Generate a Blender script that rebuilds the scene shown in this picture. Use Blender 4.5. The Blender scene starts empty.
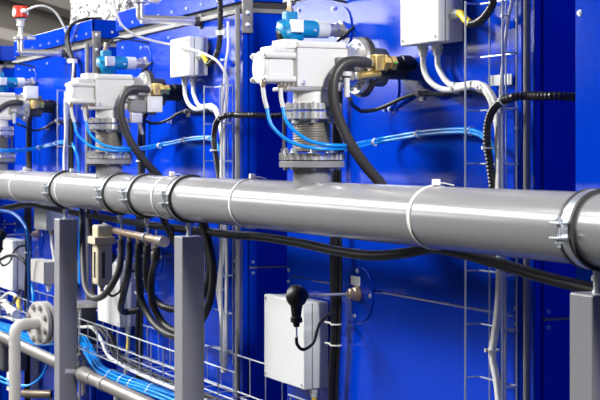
import bpy, bmesh, math, random
from mathutils import Vector, Matrix
random.seed(7)
S = bpy.context.scene
COL = S.collection
# ------------------------------------------------------------------ camera geometry
F = 1500.0
SN, CS = 690/1651.0, 1500/1651.0       # view direction = (-CS, SN, 0)
DW = 2.11                              # camera to machine front, along Y
CZ = 1.6
PITCH = 1.908                          # distance between machine modules

def rat(px):
    u = px-300
    return (-CS*F+SN*u)/(SN*F+CS*u)
def Q(px, py, d):                      # point standing d metres out from the machine front
    D = DW-d; u = px-300
    Z = D*F/(SN*F+CS*u)
    return Vector((rat(px)*D, -d, CZ-(py-155)*Z/F))
def QX(px, py, X):                     # point on the vertical plane at X
    return Q(px, py, DW-X/rat(px))
def zof(px, py, d): return Q(px, py, d).z
def xof(px, d): return rat(px)*(DW-d)

# ------------------------------------------------------------------ materials
def mat(name, col, rough=.4, metal=0, coat=0, bump=0, bscale=200, var=0, vscale=8, spec=.5, bdist=.002):
    m = bpy.data.materials.new(name); m.use_nodes = True
    nt = m.node_tree; b = nt.nodes['Principled BSDF']
    b.inputs['Base Color'].default_value = (*col, 1)
    b.inputs['Roughness'].default_value = rough
    b.inputs['Metallic'].default_value = metal
    b.inputs['Coat Weight'].default_value = coat
    b.inputs['Specular IOR Level'].default_value = spec
    tc = nt.nodes.new('ShaderNodeTexCoord')
    if var:
        n = nt.nodes.new('ShaderNodeTexNoise'); n.inputs['Scale'].default_value = vscale; n.inputs['Detail'].default_value = 5
        nt.links.new(tc.outputs['Object'], n.inputs['Vector'])
        mx = nt.nodes.new('ShaderNodeMix'); mx.data_type = 'RGBA'
        mx.inputs[6].default_value = (*[c*(1-var) for c in col], 1)
        mx.inputs[7].default_value = (*[min(1, c*(1+var)) for c in col], 1)
        nt.links.new(n.outputs['Fac'], mx.inputs[0]); nt.links.new(mx.outputs[2], b.inputs['Base Color'])
    if bump:
        n = nt.nodes.new('ShaderNodeTexNoise'); n.inputs['Scale'].default_value = bscale; n.inputs['Detail'].default_value = 3
        nt.links.new(tc.outputs['Object'], n.inputs['Vector'])
        bp = nt.nodes.new('ShaderNodeBump'); bp.inputs['Strength'].default_value = bump; bp.inputs['Distance'].default_value = bdist
        nt.links.new(n.outputs['Fac'], bp.inputs['Height']); nt.links.new(bp.outputs['Normal'], b.inputs['Normal'])
    return m
M = dict(
 blue=mat('blue_paint', (.0005, .040, .50), .05, coat=0, spec=.3, bump=1, bdist=.00032, bscale=190, var=.1, vscale=3),
 pipe=mat('grey_pipe_paint', (.27, .265, .27), .2, bump=.05, bscale=60, var=.05, vscale=6),
 post=mat('grey_post_paint', (.24, .235, .25), .4, var=.04),
 steel=mat('steel', (.78, .76, .73), .27, metal=.75, var=.12, vscale=40),
 dsteel=mat('dull_steel', (.55, .52, .48), .36, metal=.75, var=.15, vscale=30),
 zinc=mat('zinc_wire', (.62, .66, .70), .33, metal=.8),
 rail=mat('grey_rail', (.24, .23, .22), .45),
 white=mat('white_enamel', (.74, .73, .70), .35, bump=.06, bscale=120),
 box=mat('box_plastic', (.67, .68, .66), .42, var=.03),
 boxl=mat('box_label', (.80, .80, .82), .35),
 wcable=mat('white_cable', (.76, .75, .72), .4),
 tie=mat('nylon_tie', (.84, .82, .76), .4),
 black=mat('black_cable', (.012, .012, .013), .45, spec=.35),
 hose=mat('rubber_hose', (.018, .017, .017), .45, spec=.35, bump=.1, bscale=90),
 ghose=mat('grey_rubber_hose', (.05, .045, .043), .42, spec=.4, bump=.1, bscale=90),
 conduit=mat('corrugated_plastic', (.02, .019, .02), .33),
 seal=mat('dark_seal', (.025, .022, .022), .6),
 tube=mat('air_tube_blue', (.008, .28, .86), .25),
 dtube=mat('dark_blue_tube', (.004, .07, .30), .3),
 teal=mat('teal_plastic', (.003, .22, .45), .38, bump=.15, bscale=60),
 red=mat('red_plastic', (.75, .045, .025), .35),
 yellow=mat('yellow_sleeve', (.93, .68, .02), .4),
 brass=mat('brass', (.80, .58, .20), .25, metal=.85, var=.1, vscale=30),
 copper=mat('manifold_bronze', (.62, .48, .34), .3, metal=.8, var=.15, vscale=25),
 beige=mat('beige_cast', (.55, .49, .35), .45, bump=.1),
 green=mat('green_dot', (.02, .5, .04), .4),
 foil=mat('aluminium_foil', (.55, .54, .50), .35, metal=.5, bump=1.0, bdist=.10, bscale=18),
 brown=mat('heat_tinted_tube', (.30, .24, .18), .4, metal=.6),
 floor=mat('concrete_floor', (.06, .06, .06), .9, spec=.1, var=.1, vscale=2),
 wall=mat('hall_wall', (.27, .25, .225), .8, var=.2, vscale=.35),
 beam=mat('hall_beam', (.42, .40, .37), .7),
 elbow=mat('light_grey_enamel', (.46, .44, .41), .4),
 lowpipe=mat('worn_steel_pipe', (.34, .32, .30), .38, metal=.6, var=.2, vscale=12),
 tubegrey=mat('corner_tube_grey', (.2, .195, .2), .6),
 dark=mat('dark_cast', (.06, .06, .065), .45),
 glass=mat('sight_glass', (.05, .05, .045), .1),
)

# ------------------------------------------------------------------ mesh builder
class MB:
    def __init__(s): s.bm = bmesh.new()
    def _add(s, b):
        me = bpy.data.meshes.new('tmp'); b.to_mesh(me); b.free(); s.bm.from_mesh(me); bpy.data.meshes.remove(me); return s
    def box(s, x0, x1, y0, y1, z0, z1, bev=0, seg=2, mtx=None):
        b = bmesh.new(); bmesh.ops.create_cube(b, size=1)
        for v in b.verts:
            v.co = Vector(((x0+x1)/2+v.co.x*(x1-x0), (y0+y1)/2+v.co.y*(y1-y0), (z0+z1)/2+v.co.z*(z1-z0)))
        if bev: bmesh.ops.bevel(b, geom=b.edges[:], offset=bev, segments=seg, affect='EDGES', profile=.5)
        if mtx: bmesh.ops.transform(b, matrix=mtx, verts=b.verts)
        return s._add(b)
    def obox(s, c, ax, sx, sy, sz, bev=0):      # box whose local z runs along ax
        R = Vector(ax).to_track_quat('Z', 'Y').to_matrix().to_4x4(); R.translation = c
        return s.box(-sx/2, sx/2, -sy/2, sy/2, -sz/2, sz/2, bev, 2, R)
    def lathe(s, p0, ax, prof, seg=24):         # prof: list of (distance along axis, radius)
        R = Vector(ax).normalized().to_track_quat('Z', 'Y').to_matrix()
        p0 = Vector(p0); rings = []; bm = s.bm
        for t, r in prof:
            rings.append([bm.verts.new(p0+R@Vector((r*math.cos(2*math.pi*k/seg), r*math.sin(2*math.pi*k/seg), t))) for k in range(seg)])
        for a, b in zip(rings, rings[1:]):
            for k in range(seg):
                bm.faces.new((a[k], a[(k+1) % seg], b[(k+1) % seg], b[k]))
        if prof[0][1] > 1e-5: bm.faces.new(rings[0][::-1])
        if prof[-1][1] > 1e-5: bm.faces.new(rings[-1])
        return s
    def cyl(s, p0, p1, r, seg=20, ch=0):
        p0 = Vector(p0); p1 = Vector(p1); L = (p1-p0).length
        pr = [(0, r), (L, r)] if not ch else [(0, r-ch), (ch, r), (L-ch, r), (L, r-ch)]
        return s.lathe(p0, p1-p0, pr, seg)
    def ring(s, c, ax, r0, r1, w, seg=48):      # hollow ring
        ax = Vector(ax).normalized(); R = ax.to_track_quat('Z', 'Y').to_matrix(); c = Vector(c); bm = s.bm
        pr = [(-w/2, r0), (-w/2, r1), (w/2, r1), (w/2, r0)]
        rings = [[bm.verts.new(c+R@Vector((r*math.cos(2*math.pi*k/seg), r*math.sin(2*math.pi*k/seg), t))) for k in range(seg)] for t, r in pr]
        for i in range(4):
            a, b = rings[i], rings[(i+1) % 4]
            for k in range(seg): bm.faces.new((a[k], a[(k+1) % seg], b[(k+1) % seg], b[k]))
        return s
    def tube(s, pts, r, seg=12, smooth=True, corr=0, step=.012, sub=8):
        pts = [Vector(p) for p in pts]
        if smooth and len(pts) > 2: pts = spline(pts, sub)
        if corr: pts = resample(pts, step/2)
        bm = s.bm; n = len(pts); rings = []
        T = [(pts[min(i+1, n-1)]-pts[max(i-1, 0)]).normalized() for i in range(n)]
        N = T[0].orthogonal().normalized()
        for i in range(n):
            N = (N-T[i]*N.dot(T[i])).normalized(); B = T[i].cross(N)
            rr = r*(1-corr*(i % 2)) if corr else r
            rings.append([bm.verts.new(pts[i]+rr*(math.cos(2*math.pi*k/seg)*N+math.sin(2*math.pi*k/seg)*B)) for k in range(seg)])
        for a, b in zip(rings, rings[1:]):
            for k in range(seg): bm.faces.new((a[k], a[(k+1) % seg], b[(k+1) % seg], b[k]))
        bm.faces.new(rings[0][::-1]); bm.faces.new(rings[-1])
        return s
    def prism(s, poly, y0, y1):                 # polygon in (x,z), extruded along y
        bm = s.bm
        a = [bm.verts.new((x, y0, z)) for x, z in poly]; b = [bm.verts.new((x, y1, z)) for x, z in poly]
        bm.faces.new(a); bm.faces.new(b[::-1])
        for i in range(len(poly)):
            j = (i+1) % len(poly); bm.faces.new((a[j], a[i], b[i], b[j]))
        return s
    def build(s, name, m, parent=None, sharp=35, **kw):
        bm = s.bm
        bmesh.ops.recalc_face_normals(bm, faces=bm.faces[:])
        if parent is None:
            xs = [v.co.x for v in bm.verts]; ys = [v.co.y for v in bm.verts]; zs = [v.co.z for v in bm.verts]
            o0 = Vector(((min(xs)+max(xs))/2, (min(ys)+max(ys))/2, min(zs)))
        else:
            o0 = parent['_w'] if '_w' in parent else (0, 0, 0); o0 = Vector(o0)
        for v in bm.verts: v.co -= o0
        me = bpy.data.meshes.new(name); bm.to_mesh(me); bm.free()
        me.materials.append(m if not isinstance(m, str) else M[m])
        for p in me.polygons: p.use_smooth = True
        me.set_sharp_from_angle(angle=math.radians(sharp))
        o = bpy.data.objects.new(name, me); COL.objects.link(o)
        if parent is None: o.location = o0
        else: o.parent = parent
        wn = o.modifiers.new('wn', 'WEIGHTED_NORMAL'); wn.keep_sharp = True; wn.weight = 100
        o['_w'] = [*o0]
        for k, v in kw.items(): o[k] = v
        return o
def spline(p, sub=8):
    out = []; q = [p[0]*2-p[1]]+p+[p[-1]*2-p[-2]]
    for i in range(1, len(q)-2):
        a, b, c, d = q[i-1], q[i], q[i+1], q[i+2]
        # centripetal parametrisation avoids loops
        def tj(t, u, v): return t+max((v-u).length, 1e-6)**.5
        t0 = 0; t1 = tj(t0, a, b); t2 = tj(t1, b, c); t3 = tj(t2, c, d)
        for k in range(sub):
            t = t1+(t2-t1)*k/sub
            A1 = a*((t1-t)/(t1-t0))+b*((t-t0)/(t1-t0)); A2 = b*((t2-t)/(t2-t1))+c*((t-t1)/(t2-t1)); A3 = c*((t3-t)/(t3-t2))+d*((t-t2)/(t3-t2))
            B1 = A1*((t2-t)/(t2-t0))+A2*((t-t0)/(t2-t0)); B2 = A2*((t3-t)/(t3-t1))+A3*((t-t1)/(t3-t1))
            out.append(B1*((t2-t)/(t2-t1))+B2*((t-t1)/(t2-t1)))
    out.append(p[-1]); return out
def resample(p, step):
    out = [p[0]]; acc = 0
    for a, b in zip(p, p[1:]):
        L = (b-a).length
        if L < 1e-9: continue
        t = step-acc
        while t <= L:
            out.append(a+(b-a)*(t/L)); t += step
        acc = (acc+L) % step
    return out

def empty(name, loc, label, cat, group=None):
    o = bpy.data.objects.new(name, None); COL.objects.link(o); o.location = loc; o.empty_display_size = .05
    o['_w'] = [*loc]; o['label'] = label; o['category'] = cat
    if group: o['group'] = group
    return o
def tag(o, label, cat, group=None):
    o['label'] = label; o['category'] = cat
    if group: o['group'] = group
    return o
X, Y, Zv = Vector((1, 0, 0)), Vector((0, 1, 0)), Vector((0, 0, 1))
MODP = {2: 'on the right-hand module', 1: 'on the middle module', 0: 'on the far left module', -1: 'at the extreme left edge'}
reg_list = []
def reg(o, mods=(1, 0)):               # label holds {m}; copied later to the other modules
    t = o['label']; o['label'] = t.format(m=MODP[2]); reg_list.append((o, t, mods)); return o
def copy_tree(o, parent=None):
    c = o.copy(); COL.objects.link(c)
    if parent: c.parent = parent
    for ch in list(o.children): copy_tree(ch, c)
    return c
def bolt_head(c, ax, r, h, parent, m='zinc', name='bolt'):
    c = Vector(c); return MB().lathe(c, ax, [(0, r*1.35), (h*.25, r*1.35), (h*.25, r), (h, r*.85)], 6).build(name, m, parent)
def thing_tube(name, pts, r, m, label, cat, group=None, **kw):
    o = MB().tube(pts, r, **kw).build(name, m); return tag(o, label, cat, group)
def cable_tie(c, ax, r, label, w=.0045, head=(0, -1, 0), group='white cable ties on cables'):
    ax = Vector(ax).normalized(); c = Vector(c)
    t = empty('cable_tie', c, label, 'cable tie', group)
    MB().ring(c, ax, r, r+.0018, w, 24).build('strap', 'tie', t)
    h = Vector(head); h = (h-ax*h.dot(ax)).normalized()
    MB().obox(c+h*(r+.003), h, .007, .009, .006, .001).build('tie_head', 'tie', t)
    return t

# ------------------------------------------------------------------ hall
def struct(name, mb, m): o = mb.build(name, m); o['kind'] = 'structure'; return o
struct('floor', MB().box(-26, 8, -8, 14, -.1, 0), 'floor')
struct('wall_left', MB().box(-26.2, -26, -1.2, 14, 0, 9), 'wall')
struct('ceiling', MB().box(-26, 8, -8, 14, 9, 9.2), 'wall')
struct('wall_back', MB().box(-26, 8, 14, 14.2, 0, 9), 'wall')
for i, (y0, z0, y1, z1, w) in enumerate([(-1, 6.0, 9, 3.4, .35), (-1, 4.6, 11, 2.2, .22), (0, 4.9, 9, 4.7, .16), (2, 6.5, 10, 4.0, .2)]):
    struct('trim_%d' % (i+1), MB().tube([(-25.8+i*.02, y0, z0), (-25.8+i*.02, y1, z1)], w, 8), 'beam')

# ------------------------------------------------------------------ machine module (module 2 = right-hand)
xl, xr = xof(287, 0), xof(537, 0)
zs = 1.187; zt = 2.122; zg0 = 2.165; zg1 = 2.2535
def module():
    t = empty('machine_module', ((xl+xr)/2, 0, 0), 'blue painted machine housing with bolted panels {m}', 'machine', 'blue machine modules')
    MB().box(xl+.01, xr-.012, .012, 1.1, .0, zt-.01).build('frame', 'blue', t)
    xe = xof(514, 0)
    MB().box(xl, xe, -.0, .012, .12, zs-.003, .0012).build('lower_panel', 'blue', t)
    MB().box(xl, xe, -.0, .012, zs+.003, zt, .0012).build('upper_panel', 'blue', t)
    MB().box(xe+.004, xof(523, 0), -.004, .012, .12, zt, .003).build('corner_strip', 'blue', t)
    MB().box(xof(531, 0), xr, -.006, .012, .12, zt, .003).build('corner_strip', 'blue', t)
    MB().box(xr-.012, xr, .02, 1.1, .12, zs-.003, .003).build('lower_side_panel', 'blue', t)
    MB().box(xr-.012, xr, .02, 1.1, zs+.003, zt, .003).build('upper_side_panel', 'blue', t)
    MB().box(xr-.003, xr+.002, .02, .9, zs-.004, zs+.003).build('seam_strip', 'rail', t)
    MB().box(xl-.01, xr+.008, -.012, .01, zt, zt+.016, .002).box(xr-.014, xr+.008, .0, 1.1, zt, zt+.016, .002).build('rail', 'rail', t)
    MB().box(xl+.01, xr-.012, .01, .03, zt+.016, zg0).box(xr-.03, xr-.012, .01, 1.1, zt+.016, zg0).build('seal', 'seal', t)
    MB().box(xl, xr, -.004, .014, zg0, zg1, .003).box(xr-.016, xr, .0, 1.1, zg0, zg1, .003).build('guard_panel', 'blue', t)
    # bolts
    W = xr-xl
    for k in range(9): bolt_head((xl+.08+k*(W-.16)/8, -.004, zg0+.024), (0, -1, 0), .0055, .006, t)
    for k in range(3): bolt_head((xr, .1+k*.3, zg0+.03), (1, 0, 0), .0055, .006, t)
    for k in range(3): bolt_head((xl+.1+k*(W-.3)/2, 0, zt-.035), (0, -1, 0), .0055, .006, t)
    for dz in (-.02, .02):
        bolt_head((xof(517.5, 0), -.004, zs+dz), (0, -1, 0), .005, .005, t)
        bolt_head((xl+.015, 0, zs+dz), (0, -1, 0), .005, .005, t)
        bolt_head((xr, .035, zs+dz), (1, 0, 0), .005, .005, t)
    bolt_head((xof(518.5, 0), -.004, zof(518.5, 128, 0)), (0, -1, 0), .0055, .005, t)
    bolt_head((xof(518.5, 0), -.004, zof(518.5, 20, 0)), (0, -1, 0), .0055, .005, t)
    # round port covers
    def cover(px, py, R, bolts, sq=None):
        c = Q(px, py, 0)
        p = MB().lathe(c, (0, -1, 0), [(0, R), (.004, R), (.005, R-.002)], 56).build('port_cover', 'blue', t)
        for (bx, by) in bolts: bolt_head(Q(bx, by, .005), (0, -1, 0), .006, .005, p)
        if sq:
            a = Q(sq[0], sq[1], 0); b = Q(sq[2], sq[3], 0)
            MB().box(a.x, b.x, -.0075, -.0045, b.z, a.z, .0003).build('label_plate', 'boxl', p)
    cover(361, 294, .084, [(357.5, 271), (370.5, 296), (355, 316)], (353, 275.5, 361.5, 286))
    cover(342, 30, .074, [(333, 9), (347.5, 31)])
    cover(390, 88, .062, [(384, 109), (389.5, 109)])
    return t
reg(module(), (1, 0, -1))
# vertical grey tube at the corner
o = MB().tube([(xof(527, .022), -.022, .0), (xof(527, .022), -.022, 2.14)], .0095, 14, False).build('corner_tube', 'tubegrey')
reg(tag(o, 'grey vertical steel tube down the corner {m}', 'tube', 'vertical corner tubes'))

# protruding cabinet at the right edge, and fillers in the gaps
rc = empty('control_cabinet', (-2.2, -.15, 0), 'plain blue cabinet standing forward at the right edge', 'cabinet')
MB().box(xl+PITCH, -1.3, -.146, 1.1, 0, 2.6, .004).build('cabinet_body', 'blue', rc)
MB().box(xl+PITCH, -1.31, -.152, -.146, .12, 2.59, .002).build('door', 'blue', rc)
bolt_head(Q(580, 13, .152), (0, -1, 0), .006, .005, rc)
for i in range(4):
    x0 = xr-(3-i)*PITCH - 0
    struct('wall_recess_%d' % (i+1), MB().box(x0, x0+.39, .75, .78, 0, 2.12), 'blue')

# steel hanger straps in the gaps
for px0, px1, ytop, ybot, lab, Xp in ((243, 253, -30, 33, 'flat steel hanger strap with two bolts in the gap beside the right-hand module', xr-PITCH+.012),
                                 (93, 101, 31, 78, 'flat steel hanger strap with bolts in the gap beside the middle module', xr-2*PITCH+.012)):
    a = QX(px0, ytop, Xp); b = QX(px1, ybot, Xp)
    t = empty('hanger_strap', (Xp, (a.y+b.y)/2, b.z), lab, 'bracket', 'steel hanger straps')
    MB().box(Xp-.012, Xp, a.y, b.y, b.z, a.z, .001).build('strap', 'rail', t)
    ys = (13, 25) if px0 > 200 else (35, 50)
    for yy in ys:
        c = QX((px0+px1)/2, yy, Xp)
        MB().lathe(c, X, [(0, .011), (.002, .011), (.002, .008), (.009, .008), (.009, .005), (.016, .005)], 6).build('bolt', 'steel', t)

# ------------------------------------------------------------------ main pipe
AX = Vector((0, -.295, 1.449)); R0 = .0755
VX = -3.863
pp = empty('process_pipe', (-5, -.295, AX.z-R0), 'long glossy grey painted pipe running across in front of the blue machine', 'pipe')
MB().cyl((-11, AX.y, AX.z), (-1.2, AX.y, AX.z), R0, 96).build('pipe_body', 'pipe', pp)
for i in range(3):
    x = VX-i*PITCH
    st = MB().cyl((x, AX.y, AX.z), (x, AX.y, 1.567), .054, 40).build('branch_stub', 'pipe', pp)
    MB().lathe((x, AX.y, 1.5655), Zv, [(0, .094), (.0155, .094), (.017, .092)], 48).build('stub_flange', 'pipe', st)
# ------------------------------------------------------------------ bellows valve stack
def bellows():
    t = empty('bellows_connector', (VX, AX.y, 1.5835), 'steel bellows connector with bolted flanges on pipe branch {m}', 'pipe fitting', 'bellows connectors')
    c = Vector((VX, AX.y, 0))
    MB().ring(c+Zv*1.5845, Zv, .03, .088, .003).build('gasket', 'seal', t)
    def fl(z0, z1, R, name='flange', n=28):
        m = MB(); m.lathe(c+Zv*z0, Zv, [(0, R), (z1-z0, R)], 56)
        for k in range(n):
            a = 2*math.pi*k/n; m.cyl(c+Vector((R*math.cos(a), R*math.sin(a), z0)), c+Vector((R*math.cos(a), R*math.sin(a), z1)), .0035, 8)
        return m.build(name, 'steel', t)
    fl(1.586, 1.606, .091)
    fl(1.702, 1.722, .081); fl(1.728, 1.746, .081)
    pr = [(0, .056)]
    n = 12; h = 1.696-1.612
    for k in range(n*2+1): pr.append((h*k/(n*2), .058 if k % 2 else .050))
    pr.append((h, .05))
    MB().lathe(c+Zv*1.609, Zv, pr, 48).build('bellows', 'dsteel', t, sharp=15)
    MB().cyl(c+Zv*1.694, c+Zv*1.703, .052, 40).build('collar', 'steel', t)
    for k in range(8):
        a = 2*math.pi*(k+.5)/8; p = c+Vector((.074*math.cos(a), .074*math.sin(a), 0))
        MB().cyl(p+Zv*1.557, p+Zv*1.62, .005, 10).lathe(p+Zv*1.606, Zv, [(0, .0085), (.009, .0085)], 6).lathe(p+Zv*1.558, Zv, [(0, .0085), (.007, .0085)], 6).build('flange_bolt', 'zinc', t)
        p = c+Vector((.068*math.cos(a), .068*math.sin(a), 0))
        MB().cyl(p+Zv*1.69, p+Zv*1.75, .0045, 8).lathe(p+Zv*1.690, Zv, [(0, .0085), (.011, .0085)], 6).build('clamp_bolt', 'steel', t)
    for a in (-2.4, .75):
        p = c+Vector((.087*math.cos(a), .087*math.sin(a), 0))
        MB().cyl(p+Zv*1.61, p+Zv*1.70, .0045, 10).lathe(p+Zv*1.607, Zv, [(0, .009), (.012, .009)], 6).build('tie_rod', 'dark', t)
    MB().lathe(c+Zv*1.746, Zv, [(0, .055), (.03, .055), (.045, .052)], 48).build('neck', 'white', t)
    return t
reg(bellows())
# ------------------------------------------------------------------ actuator valve
def actuator():
    t = empty('valve_actuator', (VX, AX.y, 1.79), 'white cast valve actuator with four long corner bolts {m}', 'valve actuator', 'white valve actuators')
    x1 = -3.80; x0 = -3.925; zb = 1.790; zp = 1.920
    MB().box(x0, x1, -.370, -.212, zb, zp-.018, .005, 3).build('gearbox', 'white', t)
    MB().box(x0+.003, x1-.003, -.366, -.216, zp-.02, zp, .006, 3).build('gearbox_lid', 'white', t)
    MB().box(x0-.0004, x1+.0006, -.3706, -.2114, zp-.0205, zp-.0185).build('lid_gasket', 'rail', t)
    MB().prism([(x0+.01, zp-.022), (x1-.008, zp-.022), (x1-.02, zp+.004), (x0+.02, zp+.004)], -.36, -.40).box(x0+.02, x1-.012, -.44, -.37, zp-.034, zp-.015, .006).build('upper_rib', 'white', t)
    # motor housing toward the aisle
    mx0, mx1, mz0, mz1 = -3.908, -3.818, 1.812, 1.878
    yf, yb = -.462, -.368
    MB().box(mx0+.006, mx1-.003, yf+.01, yb, mz0-.010, mz1+.008, .012, 4).build('motor_housing', 'white', t)
    zc = (mz0+mz1)/2; xc = (mx0+mx1)/2
    MB().lathe((xc, yf+.012, zc), (0, -1, 0), [(0, .046), (.008, .046), (.012, .043), (.014, .030)], 40).build('end_cover', 'white', t)
    for bx in (mx0, mx1):
        for bz in (mz0, mz1):
            p = MB().cyl((bx, yf, bz), (bx, yb+.002, bz), .0095, 18, .002).build('corner_column', 'white', t)
            MB().lathe((bx, yf-.004, bz), Y, [(0, .0045), (.005, .0045)], 6).build('screw', 'dsteel', p)
    MB().box(x0+.02, x1-.004, -.40, -.23, zb-.010, zb+.001, .002).build('base_plate', 'dsteel', t)
    # pneumatic fittings under the housing
    for px in (263, 280.5):
        c = QX(px, 86, -3.83)
        MB().lathe((c.x, c.y, mz0-.004), -Zv, [(0, .0065), (.008, .0085), (.016, .0085), (.018, .006), (.024, .006)], 6).build('push_fitting', 'copper', t)
    m = MB()
    for k in range(5):
        y = -.41+k*.012; m.lathe((-3.822, y, mz0-.006), -Zv, [(0, .005), (.012, .005), (.012, .003), (.016, .003)], 6)
    m.build('screw_row', 'dsteel', t)
    for yy in (-.352, -.235): bolt_head((x1, yy, zb+.012), X, .006, .006, t, 'steel')
    # outlet chamber through a round flange into the machine
    cz = zof(360, 67, .142)
    MB().cyl((VX, -.214, cz), (VX, -.155, cz), .06, 40).build('chamber', 'steel', t)
    fl = MB().lathe((VX, -.158, cz), Y, [(0, .078), (.004, .080), (.014, .080)], 56).build('chamber_flange', 'steel', t)
    for k in range(8):
        a = 2*math.pi*(k+.5)/8; bolt_head((VX+.068*math.cos(a), -.158, cz+.068*math.sin(a)), -Y, .006, .008, fl, 'zinc')
    MB().ring((VX, -.136, cz), Y, .03, .087, .016).build('rubber_ring', 'seal', t)
    MB().lathe((VX, -.128, cz), Y, [(0, .05), (.01, .056), (.058, .056), (.064, .04), (.064, .034), (.127, .034)], 40).build('insulated_duct', 'dark', t)
    # small hinge lever with bolt below the fitting
    MB().cyl(QX(347, 78, -3.77), QX(347, 97, -3.77), .008, 12).lathe(QX(347, 76, -3.77), Zv, [(0, .014), (.012, .014)], 12).build('lever_pin', 'white', t)
    MB().box(x1-.001, x1+.02, -.255, -.2, zb+.02, zb+.085, .004).build('side_bracket', 'rail', t)
    return t
reg(actuator())
# ------------------------------------------------------------------ brass valve with coil
def brass(kind):
    c0 = QX(372, 62.5, -3.775); z = QX(385, 63, -3.775).z
    dx = {2: 0, 1: -PITCH, 0: -2*PITCH}[kind]
    lab = {2: 'brass valve with green dot and black end cap on the right-hand module',
           1: 'brass valve with white coil hanging below it on the middle module',
           0: 'brass valve with white coil standing on top at far left'}[kind]
    x = -3.775+dx
    t = empty('brass_valve', (x, -.1, z-.026), lab, 'valve', 'brass valves')
    MB().lathe((x, -.205, z), Y, [(0, .012), (.012, .012), (.012, .016), (.028, .016), (.028, .011), (.06, .011)], 6).build('hose_fitting', 'steel', t)
    MB().box(x-.02, x+.02, -.148, -.116, z-.024, z+.024, .005).lathe((x, -.118, z), Y, [(0, .026), (.012, .026)], 6).lathe((x, -.106, z), Y, [(0, .018), (.014, .018), (.014, .022), (.03, .022)], 6).build('valve_body', 'brass', t)
    MB().lathe((x, -.077, z), Y, [(0, .020), (.02, .020), (.022, .024), (.05, .024), (.066, .016), (.07, .008)], 24).build('end_cap', 'black', t)
    MB().lathe((x+.022, -.085, z), X, [(0, .004), (.0015, .004)], 12).build('green_mark', 'green', t)
    if kind == 2:
        MB().box(x-.03, x-.004, -.2, -.13, z-.048, z-.026, .004).build('lower_fitting', 'steel', t)
        MB().tube([(x, -.19, z-.04), (x, -.125, z-.03)], .012, 10, False).build('support_pin', 'brass', t)
    else:
        s = -1 if kind == 1 else 1
        zz0, zz1 = sorted((z+s*.028, z+s*.092))
        o = MB().box(x-.028, x+.028, -.175, -.11, zz0, zz1, .004).build('coil', 'white', t)
        MB().box(x+.027, x+.030, -.162, -.125, zz0+.015, zz1-.015, .001).build('coil_label', 'boxl', o)
        MB().lathe((x, -.142, z+s*.09), s*Zv, [(0, .014), (.008, .014), (.012, .009)], 16).build('coil_nut', 'dark', t)
        if kind == 1:
            MB().box(x-.02, x+.02, -.24, -.177, z-.092, z-.045, .004).build('plug_connector', 'rail', t)
            MB().box(x-.016, x+.016, -.235, -.19, z-.135, z-.093, .003).tube([(x, -.2, z-.13), (x, -.19, z-.165), (x, -.185, z-.18)], .008, 8).build('plug_gland', 'steel', t)
    return t
for k in (2, 1, 0): brass(k)
# black hose looping from the brass valve down behind the pipe
HX = -3.752
z62 = QX(362, 62, HX)
hp = [QX(368, 63, HX-.015), QX(358, 61.5, HX), QX(345, 63, HX), QX(335.5, 74, HX), QX(333, 95, HX), QX(339, 120, HX), QX(350, 143, HX), QX(365, 165, HX-.01), QX(384, 188, HX-.02), QX(398, 215, HX-.02)]
reg(thing_tube('rubber_hose', hp, .0155, 'ghose', 'thick dark rubber hose looping from the brass valve {m}', 'hose', 'hoses from the brass valves', seg=18), (1,))
Hl = HX-2*PITCH
thing_tube('rubber_hose', [QX(22, 103, Hl-.01), QX(16, 102.5, Hl), QX(8, 104, Hl), QX(0, 109, Hl+.01), QX(-10, 120, Hl+.02), QX(-18, 150, Hl+.02)], .0155, 'ghose', 'thick dark rubber hose leaving the frame at far left', 'hose', seg=18)
# ------------------------------------------------------------------ transmitter
def transmitter():
    c = Q(343, 30.5, 0)
    t = empty('pressure_transmitter', (c.x, -.1, c.z-.04), 'teal round headed pressure transmitter on steel stub {m}', 'sensor', 'teal transmitters')
    MB().lathe(c, -Y, [(0, .03), (.012, .03), (.012, .021), (.055, .021)], 24).lathe(c-Y*.02, -Y, [(0, .026), (.012, .026)], 6).build('mounting_nut', 'dsteel', t)
    MB().lathe(c-Y*.055, -Y, [(0, .027), (.04, .028)], 28).build('collar', 'box', t)
    m = MB().lathe(c-Y*.094, -Y, [(0, .026), (.02, .028), (.07, .028), (.09, .02)], 28)
    m.box(c.x-.018, c.x+.018, -.205, -.165, c.z+.0, c.z+.052, .004)
    m.build('housing', 'teal', t)
    bolt_head(c+Vector((.028, -.11, -.006)), X, .004, .004, t)
    ax = Vector((-.15, -1, -.42)).normalized(); p = c+Vector((0, -.150, -.004))
    hm = MB().lathe(p, ax, [(0, .028), (.01, .042), (.03, .045), (.034, .049), (.056, .049), (.062, .042), (.068, .034)], 32)
    for k in range(10):
        a = 2*math.pi*k/10; R = ax.to_track_quat('Z', 'Y').to_matrix()
        q = p+R@Vector((.047*math.cos(a), .047*math.sin(a), .044)); hm.cyl(q-ax*.012, q+ax*.014, .0065, 8)
    hd = hm.build('screw_cap', 'teal', t)
    MB().lathe(p+ax*.068, ax, [(0, .026), (.006, .022)], 24).build('cap_window', 'black', hd)
    MB().box(c.x+.03, c.x+.056, -.200, -.162, c.z-.016, c.z+.024, .002).build('white_label', 'boxl', t)
    MB().lathe(c+Vector((0, -.185, .05)), Zv, [(0, .013), (.012, .013), (.012, .009), (.03, .009), (.036, .006)], 8).build('cable_gland', 'copper', t)
    return t
reg(transmitter())
c = Q(343, 30.5, 0)
reg(thing_tube('sensor_cable', [QX(337, 42, c.x+.03), QX(345, 35, c.x+.06), QX(357, 24, c.x+.08), QX(366.5, 14, c.x+.08), QX(362, 7, c.x+.06), QX(345, 2, c.x+.02), QX(325, -2, c.x), QX(300, -4, c.x), QX(293, 5, c.x)], .0042, 'black', 'thin black cable looping above the teal transmitter {m}', 'cable', 'thin black sensor cables'))
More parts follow.
